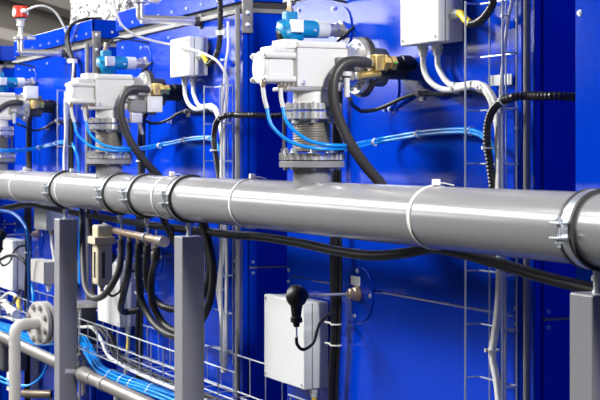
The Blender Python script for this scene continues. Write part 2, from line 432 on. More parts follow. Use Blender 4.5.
# ------------------------------------------------------------------ enclosures
def enclosure(name, x0, x1, d, z0, z1, label, lid=.022, group=None, m='box', square=None, glands=(), gm='box'):
    t = empty(name, ((x0+x1)/2, 0, z0), label, 'electrical box', group)
    MB().box(x0+.002, x1-.002, -(d-lid-.002), -.012, z0+.002, z1-.002, .004).build('box_body', m, t)
    MB().box(x0, x1, -d, -(d-lid), z0, z1, .005, 3).build('box_lid', m, t)
    for a in (x0+.016, x1-.016):
        for b in (z0+.014, z1-.014): MB().lathe((a, -d-.0003, b), -Y, [(0, .005), (.0012, .005)], 12).build('lid_screw', 'rail', t)
    if square:
        a = Q(square[0], square[1], d); b = Q(square[2], square[3], d)
        MB().box(a.x, b.x, -d-.001, -d, b.z, a.z).build('label_plate', 'boxl', t)
    for gx, gy in glands:
        MB().lathe((gx, gy, z0+.002), -Zv, [(0, .013), (.006, .015), (.016, .015), (.018, .012), (.03, .012), (.036, .007)], 6).build('cable_gland', gm, t)
    m2 = MB().box(x0+.03, x0+.06, -.014, 0, z0+.02, z0+.05).box(x1-.06, x1-.03, -.014, 0, z1-.05, z1-.02)
    m2.build('mounting_foot', 'rail', t)
    return t
bz0 = zof(400, 46.5, .09); bz1 = bz0+.152
bx0 = xof(400, .09); bx1 = xof(438.5, .09)
g1 = QX(423, 50, bx1-.05); g2x = bx1-.025
g1 = Vector((xof(423, .05), -.05, bz0)); g2 = Vector((xof(437.5, .035), -.035, bz0))
if True:
    e = enclosure('junction_box', bx0, bx1, .09, bz0, bz1, 'grey plastic junction box with yellow sleeved side gland {m}', group='upper junction boxes', square=(411, 9, 421, 20), glands=((g1.x, g1.y), (g2.x, g2.y)))
    sg = QX(446, 14, bx1)
    MB().lathe((bx1-.002, -.045, sg.z), X, [(0, .014), (.006, .016), (.02, .016), (.022, .012), (.034, .012)], 6).build('side_gland', 'box', e)
    reg(e, (1,))
    z = sg.z
    p0 = Vector((bx1+.03, -.045, z)); p1 = Q(471, 24, .05)
    reg(thing_tube('yellow_sleeve', [p0-Vector((.004, 0, 0)), p0+Vector((.012, 0, -.002)), (p0+p1)/2, p1], .0105, 'yellow', 'yellow cable sleeve at the junction box side gland {m}', 'cable sleeve', 'yellow sleeves'), (1,))
    cp = [p1, Q(477, 22.5, .055), Q(486, 15, .06), Q(492, 5, .06), Q(494, -8, .05), Q(494, -35, .04), Q(493, -80, .04)]
    reg(thing_tube('corrugated_conduit', cp, .0115, 'conduit', 'black corrugated conduit rising from the yellow sleeve {m}', 'conduit', 'upper corrugated conduits', corr=.2, step=.010, seg=16), (1,))
    q = Q(494, -22, .045)
    cc = empty('conduit_clamp', q, 'small white conduit clamp near the top {m}', 'clamp', 'upper conduit clamps')
    MB().ring(q, Zv, .0118, .015, .018, 24).build('clamp_loop', 'box', cc)
    MB().box(q.x+.01, q.x+.045, q.y, q.y+.006, q.z-.009, q.z+.009, .001).build('clamp_tab', 'box', cc)
    reg(cc, (1,))
# white cables from the box into the vertical tray
gz = bz0-.034
down = [Q(497, 125, .045), Q(498, 155, .045), Q(498, 190, .045), Q(499, 260, .045), Q(498, 300, .045), Q(494, 335, .05), Q(491.5, 355, .05), Q(496, 380, .045), Q(499, 410, .04), Q(500, 470, .04)]
c1 = [Vector((g1.x, g1.y, gz+.01)), Q(423.5, 68, .05), Q(428, 79, .05), Q(438, 87.5, .05), Q(450, 90, .05), Q(462, 88, .05), Q(474, 86, .05), Q(484, 90, .05), Q(491, 101, .047)]+down
c2 = [Vector((g2.x, g2.y, gz+.01)), Q(438, 66, .035), Q(442, 75, .037), Q(449, 83.5, .04), Q(458, 85.5, .045), Q(468, 84, .05), Q(477, 83.5, .05), Q(487, 88, .05), Q(495, 101, .047)]+[p+Vector((.012, -.003, 0)) for p in down]
reg(thing_tube('white_cable', c1, .0082, 'wcable', 'white cable from the left gland of the box {m}', 'cable', 'white cables from junction boxes'), (1,))
reg(thing_tube('white_cable', c2, .0082, 'wcable', 'white cable from the right gland of the box {m}', 'cable', 'white cables from junction boxes'), (1,))
c3 = [Q(512, -40, .05), Q(512, 0, .05), Q(509, 16, .055), Q(506, 35, .055), Q(503.5, 60, .05), Q(501, 85, .05), Q(500, 130, .04), Q(501, 190, .035), Q(504, 270, .035), Q(505, 330, .035), Q(504, 400, .035), Q(504, 470, .035)]
reg(thing_tube('grey_cable', c3, .0045, 'wcable', 'thin pale grey cable running down the tray {m}', 'cable', 'pale cables in the vertical trays'), (1,))
thing_tube('grey_cable', [Q(66, 92, .06), Q(65.5, 110, .05), Q(66, 135, .04), Q(64.5, 155, .04), Q(65, 190, .04)], .009, 'wcable', 'pale cable hanging in the tray on the far left module', 'cable')
reg(cable_tie(Q(456, 88, .045), (1, 0, -.1), .014, 'white cable tie where two white cables meet {m}'), (1,))
reg(cable_tie(Q(482, 88, .05), (1, 0, -.8), .013, 'white cable tie at the tray bend {m}'), (1,))
reg(cable_tie(Q(506, 16, .06), Zv, .008, 'white cable tie high on the pale tray cable {m}'), (1,))
reg(cable_tie(Q(492.5, 350, .05), Zv, .017, 'white cable tie low on the bulging cables {m}'), (1,))

# ------------------------------------------------------------------ vertical wire tray
def vtray(label, zlo, zhi, dx=0):
    a0, a1, db, df = -3.399+dx, -3.218+dx, .02, .068
    t = empty('vertical_cable_tray', ((a0+a1)/2, 0, zlo), label, 'cable tray', 'vertical wire trays')
    r = .0026
    for (x, d, rr) in ((a0, df, .0031), (a0+.042, db, r), (a1-.06, db, r), (a1, df, .0034), (a1-.01, db, r)):
        MB().tube([(x, -d, zlo), (x, -d, zhi)], rr, 8, False).build('long_wire', 'zinc', t)
    z = zhi-.006; k = 0
    while z > zlo:
        MB().tube([(a0, -df, z), (a0, -db-.003, z), (a1, -db-.003, z), (a1, -df, z)], r, 8, False).build('cross_wire', 'zinc', t)
        z -= .1405
    return t
v2 = vtray('galvanised wire cable tray standing upright on the right-hand module', .82, zof(505, 50, .068)+.1405)
v1 = vtray('galvanised wire cable tray standing upright on the middle module', .82, zof(505, 50, .068)+.0, -PITCH)
v0 = vtray('galvanised wire cable tray standing upright on the far left module', .82, 1.93, -2*PITCH-.14)
# tray bracket plate
br = empty('tray_bracket', Q(500, 80, .03), 'small perforated white bracket plate holding the vertical tray {m}', 'bracket', 'tray brackets')
a = Q(491, 75.5, .012); b = Q(512, 84.5, .012)
MB().box(a.x, b.x, -.014, -.010, b.z, a.z, .001).build('plate', 'box', br)
for px in (493.5, 507.5): MB().lathe(Q(px, 80, .0), -Y, [(.012, .0045), (.0165, .0045)], 12).build('screw', 'dark', br)
reg(br, ())
# corrugated conduit crossing the gap
K = [Vector((xof(585, .0)+.05, .25, zof(585, 97, .0)+.02)), Vector((xof(573, 0), .04, zof(573, 98, -.04))), Q(556, 96, .03), Q(540, 96, .05), Q(526, 96, .055), Q(512, 97.5, .082), Q(501, 101.5, .085), Q(492, 111, .08), Q(487.5, 126, .075), Q(487, 142, .07), Q(490, 165, .06), Q(493, 190, .05), Q(494, 230, .045), Q(494, 262, .03)]
reg(thing_tube('corrugated_conduit', K, .0115, 'conduit', 'black corrugated conduit bending from the gap down the tray {m}', 'conduit', 'corrugated conduits across the gaps', corr=.2, step=.010, seg=16), (1,))
reg(cable_tie(Q(504, 100, .085), (1, 0, .25), .0125, 'white cable tie on the corrugated conduit bend {m}'), (1,))
reg(cable_tie(Q(488, 148, .07), Zv, .0125, 'white cable tie below the corrugated conduit bend {m}'), (1,))
# ------------------------------------------------------------------ blue air tubes
def airtube(pxs, off):
    pts = []
    x = QX(pxs, 95, -3.83)
    w = [Vector((x.x, x.y, 1.784)), ]
    return x
for i, (sx, sleeve_end) in enumerate(((263, 108), (280.5, 107))):
    s0 = QX(sx, 93, -3.83); s0 = Vector((s0.x, s0.y, 1.787)); s1 = QX(sx+(4 if i == 0 else 2.5), sleeve_end, -3.83)
    reg(thing_tube('tube_sleeve', [s0, (s0+s1)/2+Vector((0, -.002, 0)), s1], .0062, 'wcable', 'short white sleeve on the %s blue air tube {m}' % ('outer', 'inner')[i], 'sleeve', 'white sleeves on air tubes'), (1,))
    if i == 0: pts = [s1, QX(271, 124, -3.82), QX(283, 137, -3.80), QX(297, 144.5, -3.77), QX(318, 148.5, -3.74), QX(340, 148.5, -3.74)]
    else: pts = [s1, QX(286, 120, -3.82), QX(296, 132, -3.79), QX(309, 140.5, -3.76), QX(325, 144.5, -3.73), QX(341, 145.5, -3.73)]
    k = i*3.2
    pts += [Q(360, 146.5-k, .12), Q(378, 142.5-k, .05), Q(398, 139-k, .02), Q(419, 135.5-k, .02), Q(445, 132.8-k, .02), Q(470, 132.8-k, .03), Q(482, 137-k, .04), Q(491, 145-k, .045), Q(498.5, 160, .035), Q(500.5+i, 190, .03), Q(502+i, 260, .03), Q(502+i, 400, .03)]
    reg(thing_tube('air_tube', pts, .0052, 'tube', 'blue air tube from the %s actuator fitting {m}' % ('outer', 'inner')[i], 'air tube', 'blue air tubes from actuators'))
for (px, py, d, ax, what) in ((345, 147, .20, (1, .6, 0), 'beside the bellows'), (375, 142, .06, (1, .6, 0), 'right of the hose'), (419, 134, .02, (1, 0, .1), 'mid panel'), (471, 131, .03, (1, 0, 0), 'at the tray edge')):
    reg(cable_tie(Q(px, py, d), ax, .0105, 'white cable tie on blue air tubes %s {m}' % what))
# ------------------------------------------------------------------ black panel cable with clamp
pc = [QX(350, 99, -3.80), Q(354, 106, .12), Q(362, 111, .08), Q(374, 110, .04), Q(388, 105, .02), Q(403, 98, .014), Q(419, 93.5, .012), Q(435, 94, .012), Q(455, 93, .012), Q(475, 92, .012), Q(488, 96, .02)]
reg(thing_tube('black_cable', pc, .0062, 'black', 'black cable drooping from the actuator to the tray {m}', 'cable', 'black panel cables'))
q = Q(419, 93.5, .012)
cl = empty('cable_clip', q, 'small white cable clip screwed to the panel {m}', 'cable clip', 'white cable clips')
MB().ring(q, X, .0065, .0095, .014, 20).build('clip_loop', 'box', cl)
MB().box(q.x-.012, q.x+.012, -.006, 0, q.z-.022, q.z-.006, .001).build('clip_foot', 'box', cl)
reg(cl)
# vertical bundle of black cables behind the pipe (nearest module)
for i, (o1, o2) in enumerate(((0, 0), (.012, .006), (.004, -.012))):
    pts = [Q(337, 60, .03)+Vector((o1, o2, 0)), Q(337, 120, .03)+Vector((o1, o2, 0)), Q(336, 182, .03)+Vector((o1, o2, 0)), Q(336, 250, .04)+Vector((o1, o2*1.4, 0)), Q(335.5, 324, .035)+Vector((o1*1.3, o2, 0)), Q(335, 345, .035)+Vector((o1, o2, 0)), Q(332.5, 385, .035)+Vector((o1*1.4, o2, 0)), Q(333, 430, .035)+Vector((o1, o2, 0))]; pts.append(Vector((pts[-1].x, pts[-1].y, .01)))
    reg(thing_tube('black_cable', pts, .0068, 'black', 'one of three bundled upright black cables {m}', 'cable', 'upright black cable bundles'))
for yy, nm in ((324, 'upper'), (345, 'lower')):
    q = Q(336, yy, .036)
    ct = cable_tie(q, Zv, .017, '%s white cable tie on the upright black bundle {m}' % nm, head=(-1, -.3, 0))
    MB().obox(q+Vector((-.045, -.004, 0)), X, .003, .005, .055).build('tie_tail', 'tie', ct)
    reg(ct)
# ------------------------------------------------------------------ lower box, rod sensor
lx0, lx1 = xof(264, .10), xof(304, .10)
lz1, lz0 = 1.13, .85
lb = enclosure('control_box', lx0, lx1, .10, lz0, lz1, 'large pale grey control box mounted low {m}', lid=.03, group='low control boxes', glands=((lx1-.03, -.05),), gm='box')
reg(lb)
gx = lx1-.03
reg(thing_tube('yellow_sleeve', [(gx, -.05, lz0-.03), (gx+.002, -.05, lz0-.07), (gx+.004, -.055, lz0-.10)], .0085, 'yellow', 'yellow cable sleeve under the low control box {m}', 'cable sleeve', 'yellow sleeves'))
reg(thing_tube('white_cable', [(gx+.004, -.055, lz0-.098), (gx+.006, -.06, lz0-.15), (gx+.02, -.07, lz0-.2), (gx+.02, -.07, .3), (gx+.02, -.07, .01)], .007, 'wcable', 'short white cable below the low control box {m}', 'cable', 'white cables under control boxes'))
def rod_sensor():
    c = Q(358, 293.5, .006)
    t = empty('rod_sensor', c, 'thin steel rod sensor with black ball plug {m}', 'sensor', 'rod sensors')
    MB().lathe(c, -Y, [(0, .024), (.008, .024), (.008, .020), (.016, .020), (.018, .016), (.03, .016), (.032, .009), (.038, .009)], 24).build('gland_nut', 'copper', t)
    e = QX(303, 296, c.x)
    e = Vector((c.x, e.y, c.z))
    MB().tube([c-Y*.03, e], .0046, 10, False).build('rod', 'dsteel', t)
    b = e-Y*.022
    pl = MB().lathe(b+Vector((0, .034, 0)), -Y, [(-.004, .008), (.004, .016), (.012, .027), (.024, .034), (.034, .036), (.046, .034), (.057, .025), (.064, .012), (.066, .002)], 28)
    pl.lathe(b+Zv*-.015, -Zv, [(0, .02), (.03, .0165), (.048, .0145), (.05, .018), (.064, .018), (.066, .011), (.078, .009)], 20)
    plug = pl.build('plug', 'black', t)
    MB().tube([b-Zv*.09, b-Zv*.13], .0035, 10, False).build('plug_wire', 'wcable', t)
    return t, b
rs, bpt = rod_sensor(); reg(rs)
w0 = bpt-Zv*.125
bund = Q(333, 317, .04)
reg(thing_tube('plug_cable', [w0, w0+Vector((0, .002, -.02)), w0+Vector((.0, .02, -.038)), w0+Vector((.01, .05, -.02)), w0+Vector((.0, .075, .035)), w0+Vector((-.01, .105, .058)), w0+Vector((-.03, .14, .064)), bund, bund-Zv*.04], .0052, 'black', 'black cable curling from the ball plug to the bundle {m}', 'cable', 'plug cables'))

# ------------------------------------------------------------------ horizontal wire trays low down
def htray(label, x0, x1, z1):
    t = empty('horizontal_cable_tray', ((x0+x1)/2, -.1, .74), label, 'cable tray', 'horizontal wire trays')
    db, df, z0 = .025, .20, .735; r = .003
    for (d, z) in ((db, z1), (df, z1), (db, z0), (df, z0), (.11, z0), (df, (z0+z1)/2)):
        MB().tube([(x0, -d, z), (x1, -d, z)], r, 8, False).build('long_wire', 'zinc', t)
    n = int((x1-x0)/.14)
    for k in range(n+1):
        x = x0+.01+k*(x1-x0-.02)/n
        MB().tube([(x, -df-.002, z1), (x, -df-.002, z0-.002), (x, -db+.002, z0-.002), (x, -db+.002, z1)], r, 8, False).build('cross_wire', 'zinc', t)
    return t
hx = xof(241, .2)
htray('galvanised horizontal wire tray under the right-hand control box', hx, hx+PITCH-.05, .79)
htray('galvanised horizontal wire tray carrying cables under the middle module', hx-PITCH, hx-.05, .868)
htray('galvanised horizontal wire tray behind the left grey post', hx-2*PITCH, hx-PITCH-.05, .868)
# blue tubes lying in the tray
base = [Q(-15, 322, .15), Q(15, 331, .14), Q(40, 341, .14), Q(62, 340, .15), Q(80, 339, .15), Q(90, 352, .15), Q(101, 369, .145), Q(118, 379, .14), Q(140, 386, .14), Q(165, 394, .14), Q(185, 402, .14), Q(215, 415, .14)]
for i in range(9):
    a = 2*math.pi*i/8; rr = .0 if i == 8 else .019
    o_ = Vector((0, rr*math.cos(a), rr*math.sin(a)))
    pts = [p+o_*(1+.25*math.sin(j*1.7+i)) for j, p in enumerate(base)]
    thing_tube('air_tube', pts, .0062, 'tube', 'blue air tube lying in the thick bundle in the low left tray', 'air tube', 'blue tube bundle in the low tray')
bw = [Q(60, 322, .16), Q(80, 327, .16), Q(92, 328, .165), Q(100, 338, .165), Q(107, 354, .165), Q(118, 363, .165), Q(135, 372, .16), Q(155, 381, .16), Q(180, 391, .16), Q(215, 405, .16)]
thing_tube('white_cable', bw, .0075, 'wcable', 'white cable lying above the blue tube bundle in the low tray', 'cable')
for i, o_ in enumerate(((0, .03, -.004), (0, .045, .004), (0, .058, -.002))):
    thing_tube('black_cable', [p+Vector(o_) for p in bw], .0075, 'black', 'black cable lying behind the white cable in the low tray', 'cable', 'black cables in the low tray')
thing_tube('white_cable', [Q(-10, 315, .19), Q(8, 318, .19), Q(24, 322, .19), Q(45, 330, .17), Q(70, 335, .15)], .0065, 'wcable', 'white cable crossing behind the flanged elbow at lower left', 'cable')
for px, py, nm in ((112, 376, 'first from the left'), (124, 381.5, 'second from the left'), (134, 384.5, 'third from the left'), (153, 390, 'fourth from the left')):
    cable_tie(Q(px, py, .142), (1, 0, -.12), .027, 'white cable tie round the blue tube bundle, %s' % nm)

# ------------------------------------------------------------------ pipe clamps
def pipe_clamp(x, label, rod_to=None):
    t = empty('pipe_clamp', (x, AX.y, AX.z-R0-.012), label, 'pipe clamp', 'pipe clamps')
    c = Vector((x, AX.y, AX.z))
    MB().ring(c-X*.0195, X, R0, R0+.008, .009, 96).ring(c+X*.0195, X, R0, R0+.008, .009, 96).ring(c, X, R0, R0+.0025, .038, 96).build('rubber_lining', 'seal', t)
    MB().ring(c, X, R0+.002, R0+.0065, .030, 96).build('steel_band', 'zinc', t)
    y = AX.y-R0
    for e_ in (.013, -.017): MB().box(x-.016, x+.016, y-.032, y-.002, AX.z+e_, AX.z+e_+.004, .0008).build('clamp_ear', 'zinc', t)
    MB().cyl((x, y-.018, AX.z-.034), (x, y-.018, AX.z+.028), .004, 10).lathe((x, y-.018, AX.z+.017), Zv, [(0, .0085), (.007, .0085)], 6).lathe((x, y-.018, AX.z-.026), Zv, [(0, .0085), (.008, .0085)], 6).build('clamp_bolt', 'zinc', t)
    zb = AX.z-R0-.004
    if rod_to: MB().cyl((x, AX.y, rod_to), (x, AX.y, zb), .0055, 10).lathe((x, AX.y, zb-.022), Zv, [(0, .011), (.02, .011)], 6).build('threaded_rod', 'zinc', t)
    return t
P3, P2, P1 = -2.505, -4.86, -6.404
pipe_clamp(P3, 'rubber lined steel pipe clamp at the right edge above the near post')
pipe_clamp(P2, 'rubber lined steel pipe clamp above the middle grey post')
pipe_clamp(P1, 'rubber lined steel pipe clamp above the far left grey post')
pipe_clamp(xof(147, .295), 'rubber lined pipe clamp, right one of the pair above the bronze manifold', 1.335)
pipe_clamp(xof(120.5, .295), 'rubber lined pipe clamp, left one of the pair above the bronze manifold', 1.335)
for x, lab in ((P3, 'square grey steel post at the right edge under the pipe'), (P2, 'square grey steel post left of centre under the pipe'), (P1, 'square grey steel post at far left under the pipe')):
    t = empty('support_post', (x, AX.y, 0), lab, 'post', 'grey support posts')
    MB().box(x-.041, x+.041, AX.y-.041, AX.y+.041, .01, 1.321, .005, 3).build('post_tube', 'post', t)
    MB().box(x-.09, x+.09, AX.y-.09, AX.y+.09, 0, .012, .002).build('foot_plate', 'post', t)
    MB().lathe((x, AX.y, 1.320), Zv, [(0, .011), (.004, .011), (.008, .009), (.026, .009), (.026, .013), (.036, .013), (.036, .0095), (.05, .0095)], 12).build('standoff_bolt', 'zinc', t)
# cable ties around the pipe
for px, lab in ((25, 'at the far left end of the pipe'), (72, 'just right of the far left pipe clamp'), (172, 'just left of the clamp above the middle post'), (252, 'in the middle of the pipe left of the bellows'), (436, 'on the right half of the pipe')):
    x = xof(px, .295); c = Vector((x, AX.y, AX.z))
    t = empty('cable_tie', c-Zv*R0, 'white cable tie round the pipe, %s' % lab, 'cable tie', 'cable ties round the pipe')
    MB().ring(c, (1, 0, .06), R0+.0003, R0+.0035, .0085, 96).build('strap', 'tie', t)
    h = c+Vector((0, 0, R0+.006))
    MB().box(h.x-.008, h.x+.009, h.y-.008, h.y+.008, h.z-.004, h.z+.011, .002).tube([h, h+Vector((.012, .01, .002)), h+Vector((.018, .04, -.004))], .0015, 6).build('tie_head', 'tie', t)
# drooping black cable beneath the pipe
D = .19
drp = [Q(-20, 213, .16), Q(10, 207, .16), Q(28, 204, .16), Q(60, 210, .16), Q(100, 217, .16), Q(150, 225, .17), Q(200, 231, .17), Q(235, 235, .18), Q(262, 237, .2), Q(300, 243, .2), Q(340, 251.5, .2), Q(375, 255.5, .2), Q(405, 253, .19), Q(432, 248.5, .17), Q(460, 253, .17), Q(500, 264, .18), Q(545, 277.5, .18), Q(600, 291, .19), Q(650, 303, .19)]
thing_tube('black_hose', drp, .0145, 'black', 'long black hose sagging beneath the grey pipe from end to end', 'hose', seg=16)
thing_tube('black_hose', [p+Vector((0, .03, -.004)) for p in drp[:12]], .012, 'black', 'second black hose running behind the sagging hose at left', 'hose', seg=14)
# ------------------------------------------------------------------ manifold and its hoses
ml = Q(104, 227.5, .20); mr = Q(164, 241.5, .295); ml.z = mr.z
ma = (mr-ml).normalized()
t = empty('bronze_manifold', (ml+mr)/2, 'bronze manifold tube with five outlets hanging under the pipe', 'manifold')
MB().cyl(ml, mr, .0145, 24, .003).build('manifold_tube', 'copper', t)
MB().lathe(mr-ma*.05, ma, [(0, .0145), (.002, .020), (.02, .020), (.022, .017), (.04, .017), (.043, .02), (.056, .02), (.058, .012)], 24).build('end_plug', 'dsteel', t)
MB().lathe(ml-ma*.02, ma, [(0, .024), (.03, .024), (.032, .018), (.06, .018)], 8).build('union_nut', 'steel', t)
outs = []
for k, px in enumerate((121, 129.5, 138.5, 147, 156.5)):
    # parameter along the manifold whose pixel matches
    best = min((abs(rat(px)-(ml.lerp(mr, s/200).x)/(DW+ml.lerp(mr, s/200).y)), s) for s in range(201))[1]
    p = ml.lerp(mr, best/200); outs.append(p)
    MB().cyl(p, p-Zv*.05, .0065, 12).lathe(p-Zv*.014, -Zv, [(0, .010), (.01, .010)], 6).build('outlet', 'copper', t)
for k in (0, 3):
    p = outs[k]+ma*.015
    MB().cyl(p, p+Zv*.04, .005, 10).build('hanger_stud', 'zinc', t)
for k in (3,):
    p = outs[k]; MB().ring(p, ma, .0148, .021, .018).build('hanger_ring', 'zinc', t)
p = outs[4]; MB().cyl(p, p+Zv*.035, .0035, 8).build('vent_pin', 'dsteel', t)
z0 = outs[0].z-.034
def hdrop(i, pix, label, r=.0138, m='hose'):
    p = outs[i]-Zv*.03
    pts = [p, p-Zv*.03]+[Q(a, b, d) for a, b, d in pix]
    return thing_tube('rubber_hose', pts, r, m, label, 'hose', 'black hoses from the bronze manifold', seg=16)
hdrop(0, [(119.5, 268, .24), (112.5, 284, .26), (102, 296.5, .27), (92, 297, .27), (85.5, 286, .26), (83, 262, .24), (82.5, 235, .22), (82, 205, .2)], 'black manifold hose, first from left, making a wide U behind the beige filter', m='ghose')
hdrop(1, [(128.5, 270, .25), (125, 288, .23), (121.5, 303, .22), (121, 309, .2), (126, 312, .15), (140, 310, .1)], 'black manifold hose, second from left, dropping beside the control box')
hdrop(2, [(138.5, 275, .24), (141, 298, .22), (150, 318, .2), (164, 332, .19), (180, 338, .18)], 'black manifold hose, third from left, dropping straight then right')
hdrop(3, [(146.5, 272, .25), (149, 290, .23), (158, 303, .2), (172, 309, .17), (190, 306, .16), (205, 292, .16), (210, 268, .16), (205, 235, .17), (200, 215, .17)], 'black manifold hose, fourth from left, looping behind the middle post')
hdrop(4, [(152.5, 272, .26), (151, 288, .25), (154, 308, .23), (164, 324, .2), (180, 332, .18), (198, 325, .17), (210, 300, .17), (213, 270, .17), (207, 235, .18), (202, 215, .18)], 'black manifold hose, fifth from left, looping behind the middle post')
thing_tube('rubber_hose', [Q(158, 205, .2), Q(165, 222, .2), Q(174, 240, .18), Q(186, 262, .15), Q(195, 300, .1)], .0135, 'hose', 'black hose slanting down behind the top of the middle post', 'hose', seg=14)
thing_tube('rubber_hose', [Q(88, 205, .17), Q(91, 230, .15), Q(92.5, 262, .12), Q(93.5, 300, .1)], .010, 'ghose', 'grey rubber hose hanging straight behind the beige filter', 'hose', seg=14)
thing_tube('rubber_hose', [Q(91, 203, .18), Q(97, 214, .17), Q(104, 227, .14)], .010, 'hose', 'short black hose slanting behind the beige filter top', 'hose', seg=14)
# beige filter regulator
fx = xof(95.5, .29); 
t = empty('filter_regulator', (fx, -.27, 1.1), 'beige air filter regulator with slotted bowl guard under the pipe', 'filter')
def fz(py): return zof(98, py, .27)
MB().box(fx-.035, fx+.04, -.295, -.228, fz(237), fz(224.5), .009, 4).build('adjusting_head', 'beige', t)
MB().box(fx-.05, fx+.055, -.31, -.22, fz(243.5), fz(236), .004).build('collar', 'beige', t)
MB().box(fx-.035, fx+.04, -.295, -.228, fz(284), fz(243), .010, 4).build('bowl_guard', 'beige', t)
MB().box(fx-.006, fx+.018, -.2965, -.293, fz(277), fz(251), .003).build('sight_slot', 'glass', t)
MB().box(fx+.039, fx+.0415, -.275, -.262, fz(277), fz(251), .001).build('sight_slot', 'glass', t)
MB().lathe((fx, -.262, fz(284)), -Zv, [(0, .014), (.012, .014), (.014, .008), (.03, .008)], 12).build('drain', 'copper', t)
MB().cyl((fx+.03, -.255, ml.z), ml, .014, 16).build('inlet_union', 'steel', t)

# ------------------------------------------------------------------ gauges on steel stubs (upper left)
def gauge(mod, px_w, py_w, px_e, head):
    wq = Q(px_w, py_w, 0); x = wq.x
    e = QX(px_e, py_w-3, x)
    lab = {0: 'angled steel sensor stub carrying a red gauge head, upper left', 1: 'angled steel sensor stub at the top of the middle module'}[mod]
    t = empty('gauge_stub', wq, lab, 'sensor', 'angled gauge stubs')
    r = .0175
    MB().tube([wq, Vector((x, e.y-.0, wq.z))], r, 20, False).tube([(x, e.y+.002, wq.z), (x, e.y-.002, wq.z+.012), (x, e.y-.002, wq.z+.06)], r*.95, 18, False).build('elbow_pipe', 'steel', t)
    MB().lathe(wq, -Y, [(0, .03), (.006, .03), (.006, .02), (.03, .02)], 24).build('wall_socket', 'dark', t)
    y = e.y-.002; zc = wq.z+.062
    MB().lathe((x, y, zc), Zv, [(0, .03), (.003, .034), (.014, .034), (.017, .03)], 28).build('clamp_ring', 'steel', t)
    MB().box(x-.01, x+.012, y+.03, y+.075, zc+.001, zc+.015, .003).lathe((x, y+.05, zc+.015), Zv, [(0, .009), (.008, .009), (.008, .005), (.016, .005)], 6).build('clamp_screw', 'steel', t)
    if head:
        MB().lathe((x, y, zc+.017), Zv, [(0, .018), (.015, .012), (.04, .011), (.05, .012), (.052, .019), (.08, .019), (.083, .024), (.095, .026)], 24).build('sensor_neck', 'box', t)
        hz = zc+.112
        MB().lathe((x, y, hz-.006), Zv, [(0, .03), (.008, .036)], 32).build('head_base', 'dark', t)
        hd = MB().lathe((x, y, hz), Zv, [(0, .036), (.002, .038), (.052, .038), (.056, .034)], 36).build('gauge_head', 'red', t)
        # white round mark and connector on the head
        fd = Vector((-.35, -1, 0)).normalized(); sd = Zv.cross(fd)
        MB().lathe(Vector((x, y, hz+.024))+Vector((.25, -.97, 0))*.034, Vector((.25, -.97, 0)), [(0, .018), (.0045, .018)], 24).build('white_mark', 'wcable', hd)
        MB().lathe(Vector((x, y, hz+.03))+X*.03, Vector((.9, .45, 0)), [(0, .012), (.02, .012), (.022, .008), (.034, .007)], 14).build('cable_plug', 'wcable', hd)
        MB().lathe(Vector((x, y, hz+.022))+Vector((.62, .78, 0))*.034, Vector((.62, .78, 0)), [(0, .012), (.0045, .012)], 24).build('white_mark', 'wcable', hd)
    return Vector((x, y, zc))
g0 = gauge(0, 67, 53.5, 21, True)
g1_ = gauge(1, 201, 21.5, 141, False)
hx_ = g0.x+.035
thing_tube('gauge_cable', [Vector((hx_, g0.y+.01, g0.z+.142)), QX(38, 6, hx_+.03), QX(47, 7, hx_+.03), QX(56, 13, hx_+.03), QX(63, 25, hx_+.03), QX(69, 40, hx_+.03), QX(72.5, 52, hx_+.03), Q(73.5, 66, .05), Q(72.5, 82, .05), Q(72, 100, .04)], .0055, 'wcable', 'pale grey cable arching from the red gauge head', 'cable')
thing_tube('gauge_cable', [QX(110, -12, g1_.x), QX(115, 8, g1_.x), QX(121, 24, g1_.x), QX(133, 34, g1_.x), QX(150, 40, g1_.x), QX(170, 44.5, g1_.x), Q(190, 49, .12), Q(207, 55, .11), Q(219, 63, .10), Q(225.5, 74, .08), Q(227.5, 86, .06), Q(225, 110, .05), Q(224, 150, .045), Q(223, 190, .045)], .005, 'wcable', 'pale cable sweeping across the middle module in front of the junction box', 'cable')
for i in range(2):
    thing_tube('black_cable', [Q(120, 32, -.6), Q(104, 22, -.3), Q(95, 18.5, -.08), Q(85, 19.5, -.02), Q(76, 22, .02), Q(70, 27+i, .035), Q(66.5+i*1.5, 37, .04), Q(68+i*2, 50, .04), Q(72.5+i*1.5, 62, .04), Q(72.5+i*2, 75, .04), Q(71.5+i*1.5, 95, .04), Q(70+i*2, 130, .04), Q(70+i*2, 180, .04)], .0085, 'black', 'black cable curving over the guard panel and down at upper left', 'cable', 'black cables over the left guard panel')
cable_tie(Q(72.5, 61, .045), Zv, .022, 'white cable tie on the black cables at upper left', w=.02)
# foil wrapped duct on top
m = MB(); cF = Vector((xof(128, -.45), .45, 0))
b = bmesh.new(); bmesh.ops.create_icosphere(b, subdivisions=5, radius=1)
for v in b.verts:
    n = v.co.copy(); k = 1+.05*math.sin(n.x*17+n.z*9)*math.cos(n.y*15-n.x*6)+random.uniform(-.03, .03)
    sx = math.copysign(abs(n.x)**.5, n.x); sz = math.copysign(abs(n.z)**.5, n.z); sy = math.copysign(abs(n.y)**.6, n.y)
    v.co = Vector((cF.x+sx*.62*k, cF.y+sy*.20*k, 2.44+sz*.30*k))
m._add(b)
o = m.build('foil_duct', 'foil', sharp=12); tag(o, 'crumpled silver foil wrapped duct on top of the machine, upper left', 'duct')
t = empty('foil_support', (cF.x, .45, 2.1), 'steel cradle under the foil wrapped duct', 'bracket')
MB().box(cF.x-.3, cF.x-.27, .3, .6, 2.11, 2.22).box(cF.x+.27, cF.x+.30, .3, .6, 2.11, 2.22).build('cradle', 'rail', t)

